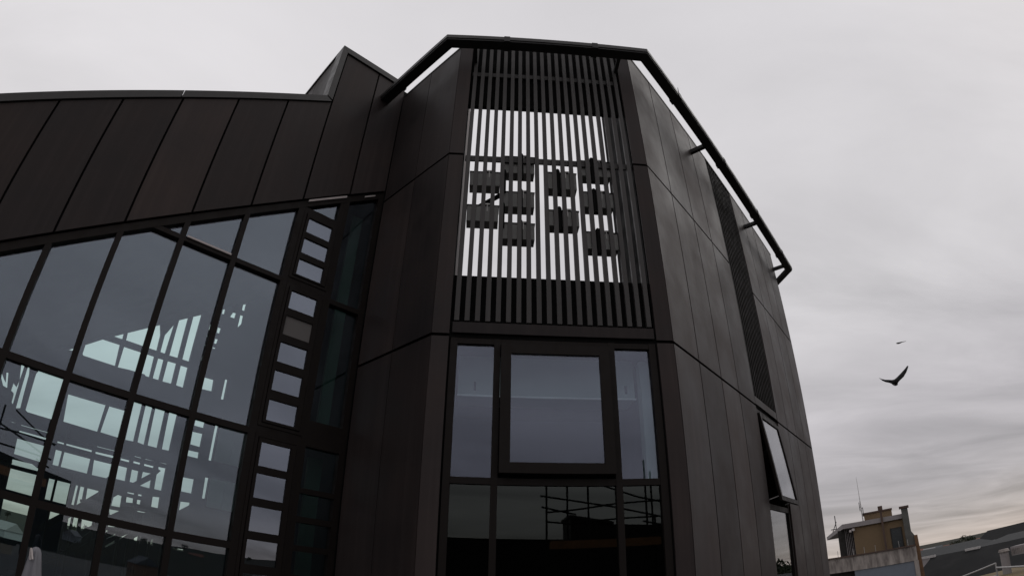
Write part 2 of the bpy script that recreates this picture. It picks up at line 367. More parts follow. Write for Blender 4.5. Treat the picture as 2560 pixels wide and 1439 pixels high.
# the big top-hung sash, slightly open at the foot
def tilted(fr, s0, s1, z0, z1, open_, n, w, th, mf, mg, par, hz):
    """top hung sash: n grows linearly from n at z1 to n+open_ at z0"""
    def q(s, nn, z): return fr.p(s, nn + open_ * (z1 - z) / (z1 - z0), z)
    def bx(m, a, b, na, nb, c, d_):
        k = len(m.v)
        for nn in (na, nb):
            for s, z in ((a, c), (b, c), (b, d_), (a, d_)): m.v.append(q(s, nn, z))
        m.f += [(k, k + 1, k + 2, k + 3), (k + 7, k + 6, k + 5, k + 4)] + [(k + i, k + 4 + i, k + 4 + (i + 1) % 4, k + (i + 1) % 4) for i in range(4)]
    sash = MB()
    for a, b, c, d_ in ((s0, s0 + w, z0, z1), (s1 - w, s1, z0, z1), (s0 + w, s1 - w, z0, z0 + w), (s0 + w, s1 - w, z1 - w, z1)): bx(sash, a, b, n - th, n, c, d_)
    s_ = sash.build('sash', mf, par)
    g = MB(); bx(g, s0 + w * .9, s1 - w * .9, n - th * .6, n - th * .4, z0 + w * .9, z1 - w * .9); g.build('pane', mg, s_)
    for s in (s0 + .06, s1 - .06):
        st = MB(); st.bar(fr.p(s, -.08, z0 + .05), q(s, n - th, z0 + .10), .02, .02); st.build('stay_arm', GAL, s_)
tilted(FF, 1.02, 2.585, 1.385, 3.245, .035, .045, .145, .075, FRAME, GL_F, P, 0)
# ---- side window
wf = MB()
for a, b in ((4.31, 4.40), (6.04, 6.13)): wf.box(FR, a, b, -.14, -.035, GZ, 3.345)
for z0, z1 in ((3.24, 3.345), (1.19, 1.30)): wf.box(FR, 4.40, 6.04, -.14, -.042, z0, z1)
wf.build('window_frame', FRAME, P)
pane(FR, 4.39, 5.98, GZ + .1, 1.195, -.07, GL_R, P)
MB().box(FR, 4.3, 6.1, -1.4, -1.3, GZ, 3.34).build('dark_panel', INT, P)  # dark panel set back behind the side window
tilted(FR, 4.42, 6.03, 1.33, 3.235, .22, .02, .10, .06, FRAME, GL_R, P, 0)
# ---- room behind the front window
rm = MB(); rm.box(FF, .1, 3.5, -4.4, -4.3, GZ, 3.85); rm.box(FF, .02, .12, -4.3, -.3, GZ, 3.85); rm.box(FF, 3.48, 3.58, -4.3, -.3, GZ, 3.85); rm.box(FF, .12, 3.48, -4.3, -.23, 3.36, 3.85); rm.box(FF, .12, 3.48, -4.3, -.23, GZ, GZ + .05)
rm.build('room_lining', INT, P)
MB().box(FF, .40, 3.12, -1.15, -.62, 2.66, 3.30).build('ceiling_bulkhead', INTP, P)
MB().box(FF, .40, 3.12, -.60, -.57, 2.64, 2.665).build('bulkhead_light_line', WHITE, P)  # white colour stands in for the bright light line under the bulkhead
for s in (.66, 2.98): MB().box(FF, s - .016, s + .016, -.618, -.605, 2.75, 2.88).build('air_grille', BLACK, P)
MB().box(FF, 3.16, 3.32, -.60, -.40, GZ, 3.20).build('room_column', INTP, P)

# ---- dark boxes hung behind the front slats, each with its domed cap
BOXES = [(.40, 6.02, .46, 'topmost box at the left end behind the slats'), (1.01, 6.33, .55, 'uppermost box, hung just under the cross rail left of the middle'),
         (.39, 5.28, .46, 'lower box at the left end behind the slats'), (1.00, 5.60, .46, 'middle box of the second column from the left'),
         (1.00, 4.96, .44, 'bottom box of the second column from the left'), (1.76, 6.03, .52, 'upper box right of the bright gap in the middle'),
         (2.40, 6.36, .52, 'topmost box of the right hand column under the cross rail'), (2.39, 5.68, .47, 'middle box of the right hand column'),
         (1.76, 5.26, .45, 'lower box right of the bright gap in the middle'), (2.40, 4.85, .45, 'bottom box of the right hand column, lowest of all')]
NB = mat('nest_box_board', (.30, .30, .29), rough=.8, var=.15, scale=6)
first = None
for s, z, h, lab in BOXES:
    nn = -.12; zt_ = (z + h) * 1.016; z = z * 1.010; h = zt_ - z; zb = z * 1.034
    b = thing('nest_box', lab, 'box', FF.p(s, nn, z), 'boxes hung behind the slats')
    body_ = MB(); body_.box(FF, s, s + .53, nn - .22, nn, zb, z + h); body_.build('body', NB, b)
    lid = MB(); lid.box(FF, s - .01, s + .54, nn - .235, nn + .012, z + h + .002, z + h + .018); lid.build('lid', STEEL, b)
    ko = s + .153 * (1 if s > .5 else 3) + .115 if s < 1.7 else s + .153 + .02
    cyl = MB(); c0 = FF.p(ko + .02, nn + .022, z + .05); c1_ = FF.p(ko + .02, nn + .022, z + h + .02)
    for a_, b_, r1, r2 in ((c0, c1_, .045, .045), (c1_, c1_ + Vector((0, 0, .035)), .045, .036), (c1_ + Vector((0, 0, .035)), c1_ + Vector((0, 0, .06)), .036, .014)): cyl.tube(a_, b_, r1, r2, 12)
    cyl.build('entrance_tube', BLACK, b)
    hk = MB(); ks = s + .34; hk.box(FF, ks - .06, ks + .06, nn - .06, nn + .01, z + h + .03, z + h + .055); hk.box(FF, ks - .006, ks + .006, nn + .002, nn + .012, z + h - .12, z + h + .03)
    hk.build('hanging_bracket', GAL, b)

a_ = FF.hit(1193, 521, -.45); b_ = FF.hit(1246, 489, -.45)
t = thing('prop_bar', 'short dark diagonal bar between the two left hand boxes behind the slats', 'bar', FF.p(a_[0], -.45, a_[1]))
MB().bar(FF.p(a_[0] - .1, -.45, a_[1] - .06), FF.p(b_[0] + .1, -.45, b_[1] + .06), .05, .07).build('bar', BLACK, t)
# ================================================================== GLAZED WING
wing = thing('glazed_wing', 'dark clad wing with sloping eave and tall glazed wall, left of the tower', 'building', (-5, 8, GZ))
P = wing
def eave(s): return 9.93 - .658 * s
def sill(s): return 7.20 - .675 * s
SE = 10.4
SJ = [1.64, 2.51, 3.40, 4.31, 5.20, 6.08, 6.97, 7.86, 8.75, 9.64, SE]
def wpoly(fr_, poly, n0, n1, name, m_, par=None): return MB().prism(fr_, poly, n0, n1).build(name, m_, par or P)
g = .018
for a, b in zip(SJ[:-1], SJ[1:]):
    wpoly(FL, [(a + g, sill(a + g)), (b - g, sill(b - g)), (b - g, eave(b - g) - .19), (a + g, eave(a + g) - .19)], -.04, 0, 'cladding_panel', PANEL)
for a, b in ((.02, .756), (.756, 1.64)):
    wpoly(FL, [(a + (g if a > .1 else 0), sill(a)), (b - g, sill(b - g)), (b - g, 10.30), (a + (g if a > .1 else 0), 10.30)], -.04, 0, 'cladding_panel', PANEL)
wpoly(FL, [(.0, sill(0) + .02), (SE, sill(SE) + .02), (SE, eave(SE) - .05), (1.70, eave(1.7) - .05), (1.70, 10.40), (0, 10.40)], -.26, -.06, 'wall_core', BLACK)
wpoly(FL, [(-.5, GZ), (-.001, GZ), (-.001, 10.35), (-.5, 10.35)], -.262, -.062, 'wall_core', BLACK)
# cappings
cpg = .008
wpoly(FL, [(1.66, eave(1.66) - .17), (4.35, eave(4.35) - .17), (4.35, eave(4.35)), (1.80, eave(1.80))], -.30, .035, 'eave_capping', CAP)
wpoly(FL, [(4.35 + cpg, eave(4.358) - .17), (SE, eave(SE) - .17), (SE, eave(SE)), (4.358, eave(4.358))], -.30, .035, 'eave_capping', CAP)
wpoly(FL, [(1.66, eave(1.66) - .12), (1.79, eave(1.79) + .02), (1.79, 10.49), (1.66, 10.36)], -.30, .034, 'edge_capping', CAP)
wpoly(FL, [(.0, 10.33), (1.655, 10.33), (1.79, 10.493), (.0, 10.493)], -.30, .036, 'edge_capping', CAP)
# flank of the raised block above the sloping roof, in two panels
FK = Fr(FL.p(1.76, 0, 0).xy, -FL.n); FK.n = FL.t.copy()
for a, b in ((.31, 1.30), (1.32, 3.4), (3.42, 6.3)):
    MB().box(FK, a, b, -.05, 0, 7.9, 10.44).build('cladding_panel', PANEL, P)
MB().box(FK, .30, 6.3, -.06, .03, 10.44, 10.495).build('edge_capping', CAP, P)
wpoly(FL, [(.05, 8.9), (1.70, 8.9), (1.70, 10.42), (.05, 10.42)], -6.2, -.31, 'raised_block', BLACK)
# roof slab
wpoly(FL, [(1.65, eave(1.65) - .30), (SE, eave(SE) - .30), (SE, eave(SE) - .03), (1.65, eave(1.65) - .03)], -6.6, -.31, 'roof', CAP)
wpoly(FL, [(-1.2, sill(-1.2) - .18), (SE, sill(SE) - .18), (SE, eave(SE) - .31), (1.6, 8.85), (-1.2, 8.85)], -6.2, -.27, 'ceiling', INT)
# frame: head member, mullions, transoms
fr = MB()
N0, N1 = -.165, -.045
zh = lambda s: sill(s) - .025
fr.prism(FL, [(.0, zh(0)), (SE, zh(SE)), (SE, zh(SE) - .15), (.0, zh(0) - .15)], N0, N1 + .002)
ztop = lambda s: zh(s) - .15
for s in SJ[:-1]:
    a, b = (s - .044, s + .044) if s > 1.7 else (1.535, 1.655)
    fr.prism(FL, [(a, GZ), (b, GZ), (b, ztop(b)), (a, ztop(a))], N0, N1)
fr.prism(FL, [(.70, GZ), (.80, GZ), (.80, ztop(.80)), (.70, ztop(.70))], N0, N1)
fr.prism(FL, [(.0, GZ), (.11, GZ), (.11, ztop(.11)), (.0, ztop(0))], N0, N1 - .001)
for a, b in zip(SJ[:-1], SJ[1:]):
    a2 = a + .044 if a > 1.7 else 1.655; b2 = b - .044
    for z0, z1 in ((4.405, 4.485), (1.825, 1.92), (.14, .24)):
        q = clip([(a2, z0), (b2, z0), (b2, z1), (a2, z1)], 7.20 - .17, -.675)
        if len(q) > 2: fr.prism(FL, q, N0, N1 - .003)
for z0, z1 in ((4.41, 4.53), (1.86, 1.98)): fr.box(FL, .80, 1.535, N0, N1 - .003, z0, z1)
for z0, z1 in ((4.34, 4.43), (1.84, 2.26), (1.11, 1.19), (.67, .76), (.24, .33), (-.2, -.11), (-.65, -.56)): fr.box(FL, .11, .70, N0, N1 - .003, z0, z1)
fr.build('curtain_wall_frame', FRAME, P)
MB().prism(FL, [(.80, 6.635), (1.52, 6.15), (1.52, 6.105), (.80, 6.59)], N1 + .004, N1 + .03).build('exposed_seal', PALE, P)
MB().box(FL, 2.575, 3.335, N1 - .002, N1 + .022, 4.475, 4.505).build('exposed_seal', PALE, P)
MB().prism(FL, [(.20, 6.99), (.42, 6.84), (.42, 6.81), (.20, 6.96)], N1 + .004, N1 + .02).build('exposed_seal', PALE, P)
# panes
NP = -.13
for a, b in zip(SJ[:-1], SJ[1:]):
    a2 = a + .040 if a > 1.7 else 1.65; b2 = b - .040
    for z0, z1 in ((GZ, .145), (.235, 1.83), (1.915, 4.41), (4.48, 9)):
        q = clip([(a2, z0), (b2, z0), (b2, z1), (a2, z1)], 7.20 - .17, -.675)
        if len(q) > 2 and min(p[1] for p in q) < max(p[1] for p in q) - .03: MB().prism(FL, q, NP - .012, NP).build('window_pane', GL_W, P)
for z0, z1 in ((GZ, -.645), (-.57, -.19), (-.12, .25), (.32, .68), (.75, 1.12), (1.18, 1.85), (2.25, 4.35), (4.42, 9)):
    q = clip([(.10, z0), (.71, z0), (.71, z1), (.10, z1)], 7.20 - .17, -.675)
    MB().prism(FL, q, NP - .012, NP).build('window_pane', GL_W, P)
q = clip([(.79, 5.9), (1.54, 5.9), (1.54, 8), (.79, 8)], 7.20 - .17, -.675); q = clip(q, 9, 0)
MB().prism(FL, [(.87, 6.02), (1.52, 6.01), (.87, 6.45)], NP - .012, NP).build('window_pane', GL_W, P)
fr2 = MB(); fr2.prism(FL, [(.80, 5.93), (1.535, 5.93), (1.535, 6.00), (.88, 6.00), (.88, 6.43), (.80, 6.49)], N0, N1 - .004); fr2.build('infill_frame', FRAME, P)
# ladder casements
GREY = mat('grey_brown_pane', (.10, .092, .088), rough=.6, var=.08)  # opaque grey-brown colour for one casement pane
def casement(z0, z1, panes, odd=None):
    fb_ = rect_frame(FL, .80, 1.535, z0, z1, .05, N0, N1 + .012).build('casement', FRAME, P)
    a, b = .86, 1.475; m = MB(); n0, n1 = N1 - .03, N1 + .030
    m.box(FL, a, .94, n0, n1, z0 + .06, z1 - .06); m.box(FL, 1.425, b, n0, n1, z0 + .06, z1 - .06)
    ed = [z0 + .06] + [v for p_ in sorted(panes) for v in p_] + [z1 - .06]
    for i in range(0, len(ed), 2): m.box(FL, .94, 1.425, n0, n1 - .002, ed[i], ed[i + 1])
    s_ = m.build('sash', FRAME, fb_)
    for i, (p0, p1) in enumerate(panes):
        MB().box(FL, .93, 1.435, N1 - .012, N1, p0 - .01, p1 + .01).build('pane', GREY if i == odd else GL_F2, fb_)
GL_F2 = glass('casement_glass', (.40, .43, .44), .155, (.86, .94, 1.12))
casement(4.53, 5.925, [(5.48, 5.79), (5.05, 5.36), (4.62, 4.93)])
casement(1.98, 4.41, [(3.97, 4.30), (3.50, 3.84), (3.03, 3.37), (2.56, 2.89), (2.08, 2.41)], odd=1)
casement(-1.5, 1.86, [(1.38, 1.74), (.91, 1.27), (.43, .79), (-.04, .31), (-.52, -.17), (-.99, -.65)])
GTINT = mat('green_tint_backing', (.050, .07, .062), rough=.7)  # colour of panels added behind the narrow glass to brighten its green
MB().box(FL, .12, .34, -.62, -.56, 2.3, 6.7).build('green_tint_panel', GTINT, P)
MB().box(FL, .14, .40, -.62, -.56, -.5, 1.8).build('green_tint_panel', GTINT, P)
# end wall and far wall with its real openings
MB().box(FL, SE, SE + .25, -6.2, -.05, GZ, 3.2).build('end_wall', INT, P)
OPEN = '''4.67,3.79 4.46,3.95 4.4,3.92 4.49,3.83
4.25,4.1 3.9,4.37 3.47,4.38 3.43,3.81 4.22,3.8 4.25,3.83
3.73,4.49 3.46,4.68 3.45,4.49
3.38,4.75 2.67,5.25 2.58,4.96 2.56,4.5 3.36,4.5
3.36,4.37 2.58,4.38 2.56,3.81 2.67,3.81 2.69,3.84 3.08,3.83 3.36,3.8
2.32,5.33 2.34,4.5 2.47,4.5 2.48,4.96
2.24,5.55 2.02,5.71 2,4.5 2.23,4.49
1.91,5.78 1.7,5.94 1.7,4.5 1.89,4.5
2.48,4.37 2.33,4.38 2.32,3.81 2.48,3.81
2.23,4.38 2,4.39 1.99,3.82 2.23,3.81
1.89,4.38 1.69,4.38 1.68,3.81 1.88,3.82
1.44,6.14 1.39,6.17 1.39,6.03 1.43,6.03
1.2,6.24 1.12,6.25 1.11,6.05 1.2,6.03
1.16,6.31 1.04,6.4 1.03,6.35 1.15,6.29
0.95,6.47 0.9,6.49 0.93,6.3 0.95,6.3
0.7,6.63 0.59,6.64 0.59,6.33 0.69,6.34
0.89,6.24 0.8,6.25 0.81,6.03 0.96,6.03
0.7,6.24 0.59,6.25 0.58,6 0.69,5.82
1.21,5.68 1.1,5.69 1.11,5.48 1.2,5.48
1.2,5.36 1.1,5.37 1.12,5.18 1.2,5.18
1.2,5.12 1.11,5.12 1.13,5.04 1.21,5.04
1.43,5.68 1.39,5.69 1.39,5.48 1.43,5.48
1.42,5.36 1.39,5.37 1.4,5.29 1.44,5.29
1.42,5.12 1.39,5.12 1.39,5.04 1.43,5.04
1.41,4.92 1.38,4.93 1.37,4.65 1.42,4.63
1.28,4.27 0.96,4.28 0.94,3.94 1.26,3.92
0.69,4.39 0.6,4.39 0.59,3.82 0.69,3.81
5.08,3.21 4.44,3.22 4.39,2.18 5.05,2.17 5.11,2.2 5.13,3.07
5.36,3.21 5.33,3.21 5.27,2.97 5.23,2.2 5.33,2.17
5.52,3.16 5.43,3.16 5.43,2.76 5.42,2.67 5.41,2.23 5.46,2.28 5.47,2.47 5.55,2.51 5.55,2.7 5.46,2.64 5.44,2.81
5.78,2.88 5.73,2.89 5.64,2.53 5.74,2.55 5.85,2.72 5.87,2.82 5.78,2.71 5.72,2.66
4.29,2.86 3.39,2.88 3.42,2.21 3.58,2.21 4.22,2.21
3.3,2.88 2.78,2.89 2.85,2.2 2.93,2.21 3.35,2.22
2.77,3.26 2.56,3.27 2.55,2.22 2.75,2.21
2.48,3.26 2.3,3.27 2.29,2.21 2.38,2.22 2.46,2.23
2.24,3.26 1.98,3.27 1.97,2.22 2.21,2.22
1.89,3.27 1.67,3.27 1.67,2.23 1.86,2.22
3.35,1.91 2.92,1.92 2.92,1.89 3.34,1.88
2.75,1.91 2.55,1.91 2.55,1.89 2.75,1.89
2.46,1.92 2.28,1.92 2.28,1.89 2.45,1.89
2.2,1.92 1.96,1.92 1.96,1.9 2.19,1.89
1.86,1.92 1.66,1.93 1.66,1.9 1.85,1.9
3.35,1.78 2.9,1.8 2.91,1.73 3.34,1.72
2.75,1.79 2.54,1.79 2.54,1.73 2.75,1.73
2.45,1.8 2.28,1.8 2.28,1.74 2.45,1.74
2.2,1.8 1.95,1.8 1.96,1.74 2.19,1.74
3.34,1.59 2.89,1.6 2.88,1.37 2.98,1.25 3.31,1.24
2.77,1.61 2.55,1.61 2.54,1.29 2.76,1.29
2.45,1.6 2.28,1.6 2.27,1.37 2.36,1.3 2.44,1.3
2.19,1.61 1.98,1.62 2.19,1.44
1.95,1.47 1.94,1.26 2.19,1.27
1.86,1.81 1.66,1.82 1.66,1.27 1.85,1.27 1.86,1.61 1.78,1.72 1.84,1.74
5.11,1.88 4.45,1.9 4.44,1.87 5.11,1.85
5.53,1.87 5.41,1.88 5.41,1.86 5.53,1.85
5.33,1.88 5.23,1.88 5.22,1.86 5.32,1.85
5.11,1.75 4.44,1.77 4.44,1.71 5.11,1.7
5.11,1.57 4.44,1.59 4.41,1.21 5.09,1.22
5.09,1.11 4.65,1.13 4.42,1.04 4.42,1.01 5.09,0.99
5.08,0.91 4.42,0.93 4.39,0.46 5.07,0.46
4.23,1.89 3.44,1.9 3.43,1.88 4.22,1.87
4.23,1.77 3.43,1.79 3.43,1.73 4.23,1.72
4.22,1.58 3.42,1.59 3.42,1.24 4.21,1.23
4.21,0.93 3.73,0.94 3.73,0.47 4.2,0.47
3.6,0.94 3.41,0.94 3.4,0.49 3.61,0.5
3.34,0.94 3.05,0.94 3.06,0.8 3.32,0.58
5.07,0.27 4.42,0.29 4.37,-0.53 5.04,-0.54
4.04,0.29 3.72,0.29 4.03,0.02
3.48,0.3 3.4,0.29 3.39,-0.04 3.6,-0.04 3.61,0.19
3.32,0.31 3.04,0.32 3.03,0.19 3.3,-0.01
3,0.3 2.93,0.31 2.98,0.23
2.73,0.87 2.63,0.96 2.54,0.95 2.53,0.69 2.74,0.68
2.44,1.07 2.27,1.08 2.27,1.04 2.44,1.04
2.19,1.08 2.09,1.09 2.09,1.04 2.19,1.04
2.44,0.96 2.27,0.96 2.26,0.85 2.43,0.83
2.19,0.95 2.09,0.96 2.09,0.85 2.18,0.85
1.85,1.1 1.67,1.12 1.66,0.86 1.84,0.86
2.77,0.6 2.53,0.61 2.73,0.46
2.72,0.25 2.63,0.31 2.52,0.32 2.52,0.2 2.73,0.18
2.42,0.31 2.33,0.33 2.27,0.27 2.33,0.21 2.42,0.2
2.75,0.12 2.51,0.14 2.52,0.05 2.73,-0.07
2.42,0.03 2.25,0.15 2.25,0.08 2.41,-0.05
2.71,-0.22 2.51,-0.04 2.51,-0.11 2.7,-0.26
2.1,0.08 2,0.16 1.94,0.15 1.95,-0.02 2.09,0.03
1.78,0.12 1.64,0.13 1.64,-0.01 1.78,0.02
2.14,0.71 1.94,0.73 1.94,0.69 2.13,0.68
1.17,0.03 0.9,0.04 0.91,-0.01 1.15,-0.01
1.21,3.2 0.95,3.19 0.95,2.98 1.21,2.98
1.22,2.85 0.94,2.86 0.94,2.5 1.21,2.51
1.23,2.38 0.94,2.39 0.93,2.22 1.22,2.22
0.69,3.21 0.59,3.21 0.59,2.24 0.69,2.24
1.23,1.71 0.93,1.72 0.93,1.36 1.21,1.36
0.69,1.83 0.58,1.83 0.58,1.31 0.68,1.3
1.18,1.13 0.93,1.15 0.93,1.09 1.18,0.9'''
polys = [[tuple(map(float, q.split(','))) for q in l.split()] for l in OPEN.strip().split('\n')]
def holed(fr, outer, holes, n0, n1, name, m_, par):
    vs_ = []; es = []; fs = []
    for k, pl in enumerate([outer] + holes):
        b = len(vs_); vs_ += [Vector(p) for p in pl]; fs.append([b + i for i in range(len(pl))])
    import mathutils
    r = delaunay_2d_cdt(vs_, [], fs, 1, 1e-5)
    V, E_, F_, _, _, FO = r
    keep = []
    for f, src in zip(F_, FO):
        if 0 in src and len(src) == 1: keep.append(list(f))
    mb = MB(); n = len(V)
    for nn in (n0, n1):
        for v in V: mb.v.append(fr.p(v.x, nn, v.y))
    cnt = {}
    for f in keep:
        mb.f.append(tuple(f)); mb.f.append(tuple(n + i for i in reversed(f)))
        for i in range(len(f)):
            e = (f[i], f[(i + 1) % len(f)]); cnt[e] = cnt.get(e, 0) + 1
    for e in cnt:
        if (e[1], e[0]) not in cnt: mb.f.append((e[0], e[1], n + e[1], n + e[0]))
    return mb.build(name, m_, par)
holed(FL, [(-1.5, GZ), (SE, GZ), (SE, 7.05 - .66 * SE + .4), (-1.5, 8.2)], polys, -6.16, -6.0, 'far_wall', INT, P)
pw = MB(); pw.box(FL, -.19, .17, -5.99, -5.95, 2.24, 3.35); pw.box(FL, .185, .565, -5.99, -5.95, 2.24, 3.35); pw.box(FL, -.19, .17, -5.99, -5.95, 1.12, 1.82); pw.box(FL, .185, .565, -5.99, -5.95, 1.12, 1.82)
pw.build('plaster_panel', INTP, P)
MB().box(FL, -.95, -.25, -5.99, -.30, GZ, 8.6).build('party_wall', INT, P)

# ================================================================== scaffolding
def clamp_pole(m, p, q, r=.027): m.tube(p, q, r, r, 8)
def scaffold(label, fr, poles, rails, loc, extra=None, group=None):
    t = thing('scaffold', label, 'scaffold', loc, group)
    for (s0, n0, z0, s1, n1, z1) in poles:
        clamp_pole(mm := MB(), fr.p(s0, n0, z0), fr.p(s1, n1, z1)); mm.build('standard_tube', STEEL, t)
    for (s0, n0, z0, s1, n1, z1) in rails:
        clamp_pole(mm := MB(), fr.p(s0, n0, z0), fr.p(s1, n1, z1)); mm.build('ledger_tube', STEEL, t)
    return t
# inside the wing
pl = []; rl_ = []
def seg(a, b, off, r=.027, fr_=FL):
    s0, z0 = fr_.hit(*a, off); s1, z1 = fr_.hit(*b, off); return (s0, off, z0, s1, off, z1)
for a, b, o_ in (((20, 1045), (2, 1130), -4.4), ((30, 1112), (18, 1165), -4.6), ((36, 1112), (24, 1165), -4.6), ((176, 1060), (160, 1120), -4.5),
             ((250, 1225), (226, 1350), -4.4), ((337, 1262), (322, 1400), -4.2), ((429, 1221), (410, 1352), -4.2), ((385, 1285), (378, 1350), -4.4), ((357, 1285), (345, 1380), -4.4), ((188, 1180), (170, 1300), -4.4), ((206, 1180), (190, 1330), -4.6), ((303, 1300), (295, 1400), -4.0)):
    s0, o0, z0, s1, o1, z1 = seg(a, b, o_); pl.append((s0, o_, z0, s0, o_, GZ))
for a, b, o_ in (((5, 1095), (40, 1103), -4.5), ((0, 1130), (205, 1187), -4.4), ((0, 1148), (30, 1156), -4.6), ((110, 1178), (170, 1192), -4.3), ((205, 1248), (262, 1258), -4.2), ((240, 1283), (262, 1288), -4.4),
             ((303, 1263), (420, 1288), -4.2), ((272, 1288), (415, 1322), -4.3), ((268, 1318), (410, 1330), -4.2), ((335, 1300), (418, 1292), -4.6), ((200, 1250), (240, 1255), -4.0), ((200, 1280), (240, 1290), -4.0)):
    rl_.append(seg(a, b, o_))
scaffold('black tube scaffold standing inside the glazed wing, seen through its lower panes', FL, pl, rl_, FL.p(4, -4.4, GZ))
# heavy raking beams and stair stringers inside
rk = MB()
for a, b, wd in (((95, 1322), (168, 1282), .13), ((168, 1282), (262, 1226), .10), ((150, 1392), (250, 1318), .12), ((185, 1382), (330, 1300), .12), ((262, 1380), (350, 1320), .10), ((150, 1402), (60, 1440), .15)):
    s0, z0 = FL.hit(*a, -5.3); s1, z1 = FL.hit(*b, -5.3); rk.bar(FL.p(s0, -5.3, z0), FL.p(s1, -5.3, z1), .1, wd)
t = thing('stair', 'dark steel stair with raking beams inside the glazed wing', 'stair', FL.p(4, -5.3, GZ)); rk.build('stringer', STEEL, t)
st = MB()
for k in range(9): st.box(FL, 3.0 + k * .24, 3.2 + k * .24, -5.8, -5.36, -.2 - k * .16, -.17 - k * .16)
st.build('tread', STEEL, t)

# reflected scaffold: it really stands behind the camera, across the terrace from the front bay
VO = -17.0
def refl(px, py, off=VO):
    s, z = FF.hit(px, py, off); return FF.p(s, -off, z)
sc = thing('scaffold', 'tube scaffold with timber toe board behind the camera, mirrored in the bay windows', 'scaffold', FF.p(6, 17, GZ))
for (x0, y0, x1, y1) in ((1367, 1211, 1371, 1350), (1419, 1211, 1421, 1350), (1471, 1211, 1472, 1350), (1611, 1148, 1620, 1320), (1627, 1175, 1636, 1350), (1640, 1290, 1643, 1340)):
    p = refl(x0, y0); p2 = Vector((p.x, p.y, GZ)); mm = MB(); mm.tube(p2, p, .045); mm.build('standard_tube', STEEL, sc)
for (x0, y0, x1, y1) in ((1352, 1237, 1440, 1250), (1440, 1250, 1540, 1265), (1540, 1265, 1655, 1288), (1365, 1279, 1440, 1272), (1440, 1272, 1543, 1256), (1543, 1256, 1655, 1247), (1355, 1265, 1442, 1284), (1365, 1302, 1440, 1308), (1440, 1303, 1560, 1293), (1560, 1293, 1655, 1287), (1508, 1211, 1600, 1240), (1600, 1240, 1652, 1250), (1610, 1300, 1655, 1308)):
    mm = MB(); mm.tube(refl(x0, y0, VO - .1), refl(x1, y1, VO - .1), .04); mm.build('ledger_tube', STEEL, sc)
TOE = mat('toe_board_timber', (.30, .15, .07), rough=.85, var=.25, scale=4)
a = refl(1375, 1350, VO + .1); b = refl(1655, 1338, VO + .1); c = refl(1375, 1371, VO + .1)
mm = MB(); mm.bar((a + c) / 2, b + (c - a) / 2, .04, (a - c).length); mm.build('toe_board', TOE, sc)
mm = MB(); x = refl(1356, 1230, VO); mm.bar(x, x + Vector((0, 0, .28)), .22, .05); mm.build('junction_plate', STEEL, sc)
sh = thing('plant_shed', 'low dark roof plant shed behind the scaffold, mirrored in the bay windows', 'shed', FF.p(8, 24, GZ))
a = FF.hit(1428, 1290, -24); b = FF.hit(1640, 1320, -24); c = FF.hit(1428, 1372, -24)
MB().prism(FF, [(a[0], GZ), (b[0] + 6, GZ), (b[0] + 6, b[1]), (b[0] * .5 + a[0] * .5, (a[1] * .45 + b[1] * .55)), (a[0], a[1])], 24, 27).build('wall', STEEL, sh)
MB().prism(FF, [(a[0] - .1, a[1]), (b[0] * .5 + a[0] * .5, a[1] * .45 + b[1] * .55 + .02), (b[0] * .5 + a[0] * .5, a[1] * .45 + b[1] * .55 + .14), (a[0] - .1, a[1] + .12)], 23.9, 27.1).build('roof', CAP, sh)
pb = thing('parapet_wall', 'long dark parapet wall across the terrace behind the camera', 'wall', FF.p(0, 20, GZ))
za = FF.hit(1250, 1348, -22)[1]
MB().box(FF, -2.5, 12, 22, 22.4, GZ, za).build('wall', STEEL, pb); MB().box(FF, -2.5, 12, 21.95, 22.45, za + .002, za + .06).build('coping', CAP, pb)

# folded parasol at the foot of the wing
UMB = mat('parasol_canvas', (.15, .15, .165), rough=.9, var=.18, scale=9, stretch=(3, 3, .4), bump=.3)
u = thing('folded_parasol', 'grey canvas parasol, folded and tied, standing in front of the lower left panes', 'parasol', (-3.35, 3.30, GZ))
k_ = 5.6; top = ray(93, 1366); top = top * (k_ / math.hypot(top.x, top.y)); u.location = (top.x, top.y, GZ)
bm_ = MB(); prof = [(0, .01), (-.012, .03), (-.04, .045), (-.12, .058), (-.30, .085), (-.6, .11), (-.95, .10), (-1.0, .04)]
k = 36
for z, r in prof:
    for i in range(k):
        t_ = 2 * math.pi * i / k; rr = r * (1 + .16 * math.sin(t_ * 6 + z * 3) + .05 * math.sin(t_ * 13))
        bm_.v.append(Vector((top.x + rr * math.cos(t_), top.y + rr * math.sin(t_), top.z + z)))
for j in range(len(prof) - 1):
    for i in range(k): bm_.f.append((j * k + i, j * k + (i + 1) % k, (j + 1) * k + (i + 1) % k, (j + 1) * k + i))
bm_.build('canopy', UMB, u, smooth=True)
MB().tube((top.x, top.y, GZ), (top.x, top.y, top.z - 1.0), .022).build('pole', GAL, u)
MB().tube((top.x, top.y, GZ), (top.x, top.y, GZ + .07), .25, .22, 20).build('base', STEEL, u)
mm = MB(); pr = None
for i in range(9):
    a_ = i / 8 * math.pi; q_ = Vector((top.x + .03 + .03 * math.cos(a_ + 1.2), top.y - .07, top.z - .07 + .05 * math.sin(a_ * 1.6 - .8)))
    if pr is not None: mm.tube(pr, q_, .008)
    pr = q_
mm.build('tie_cord', PALE, u)

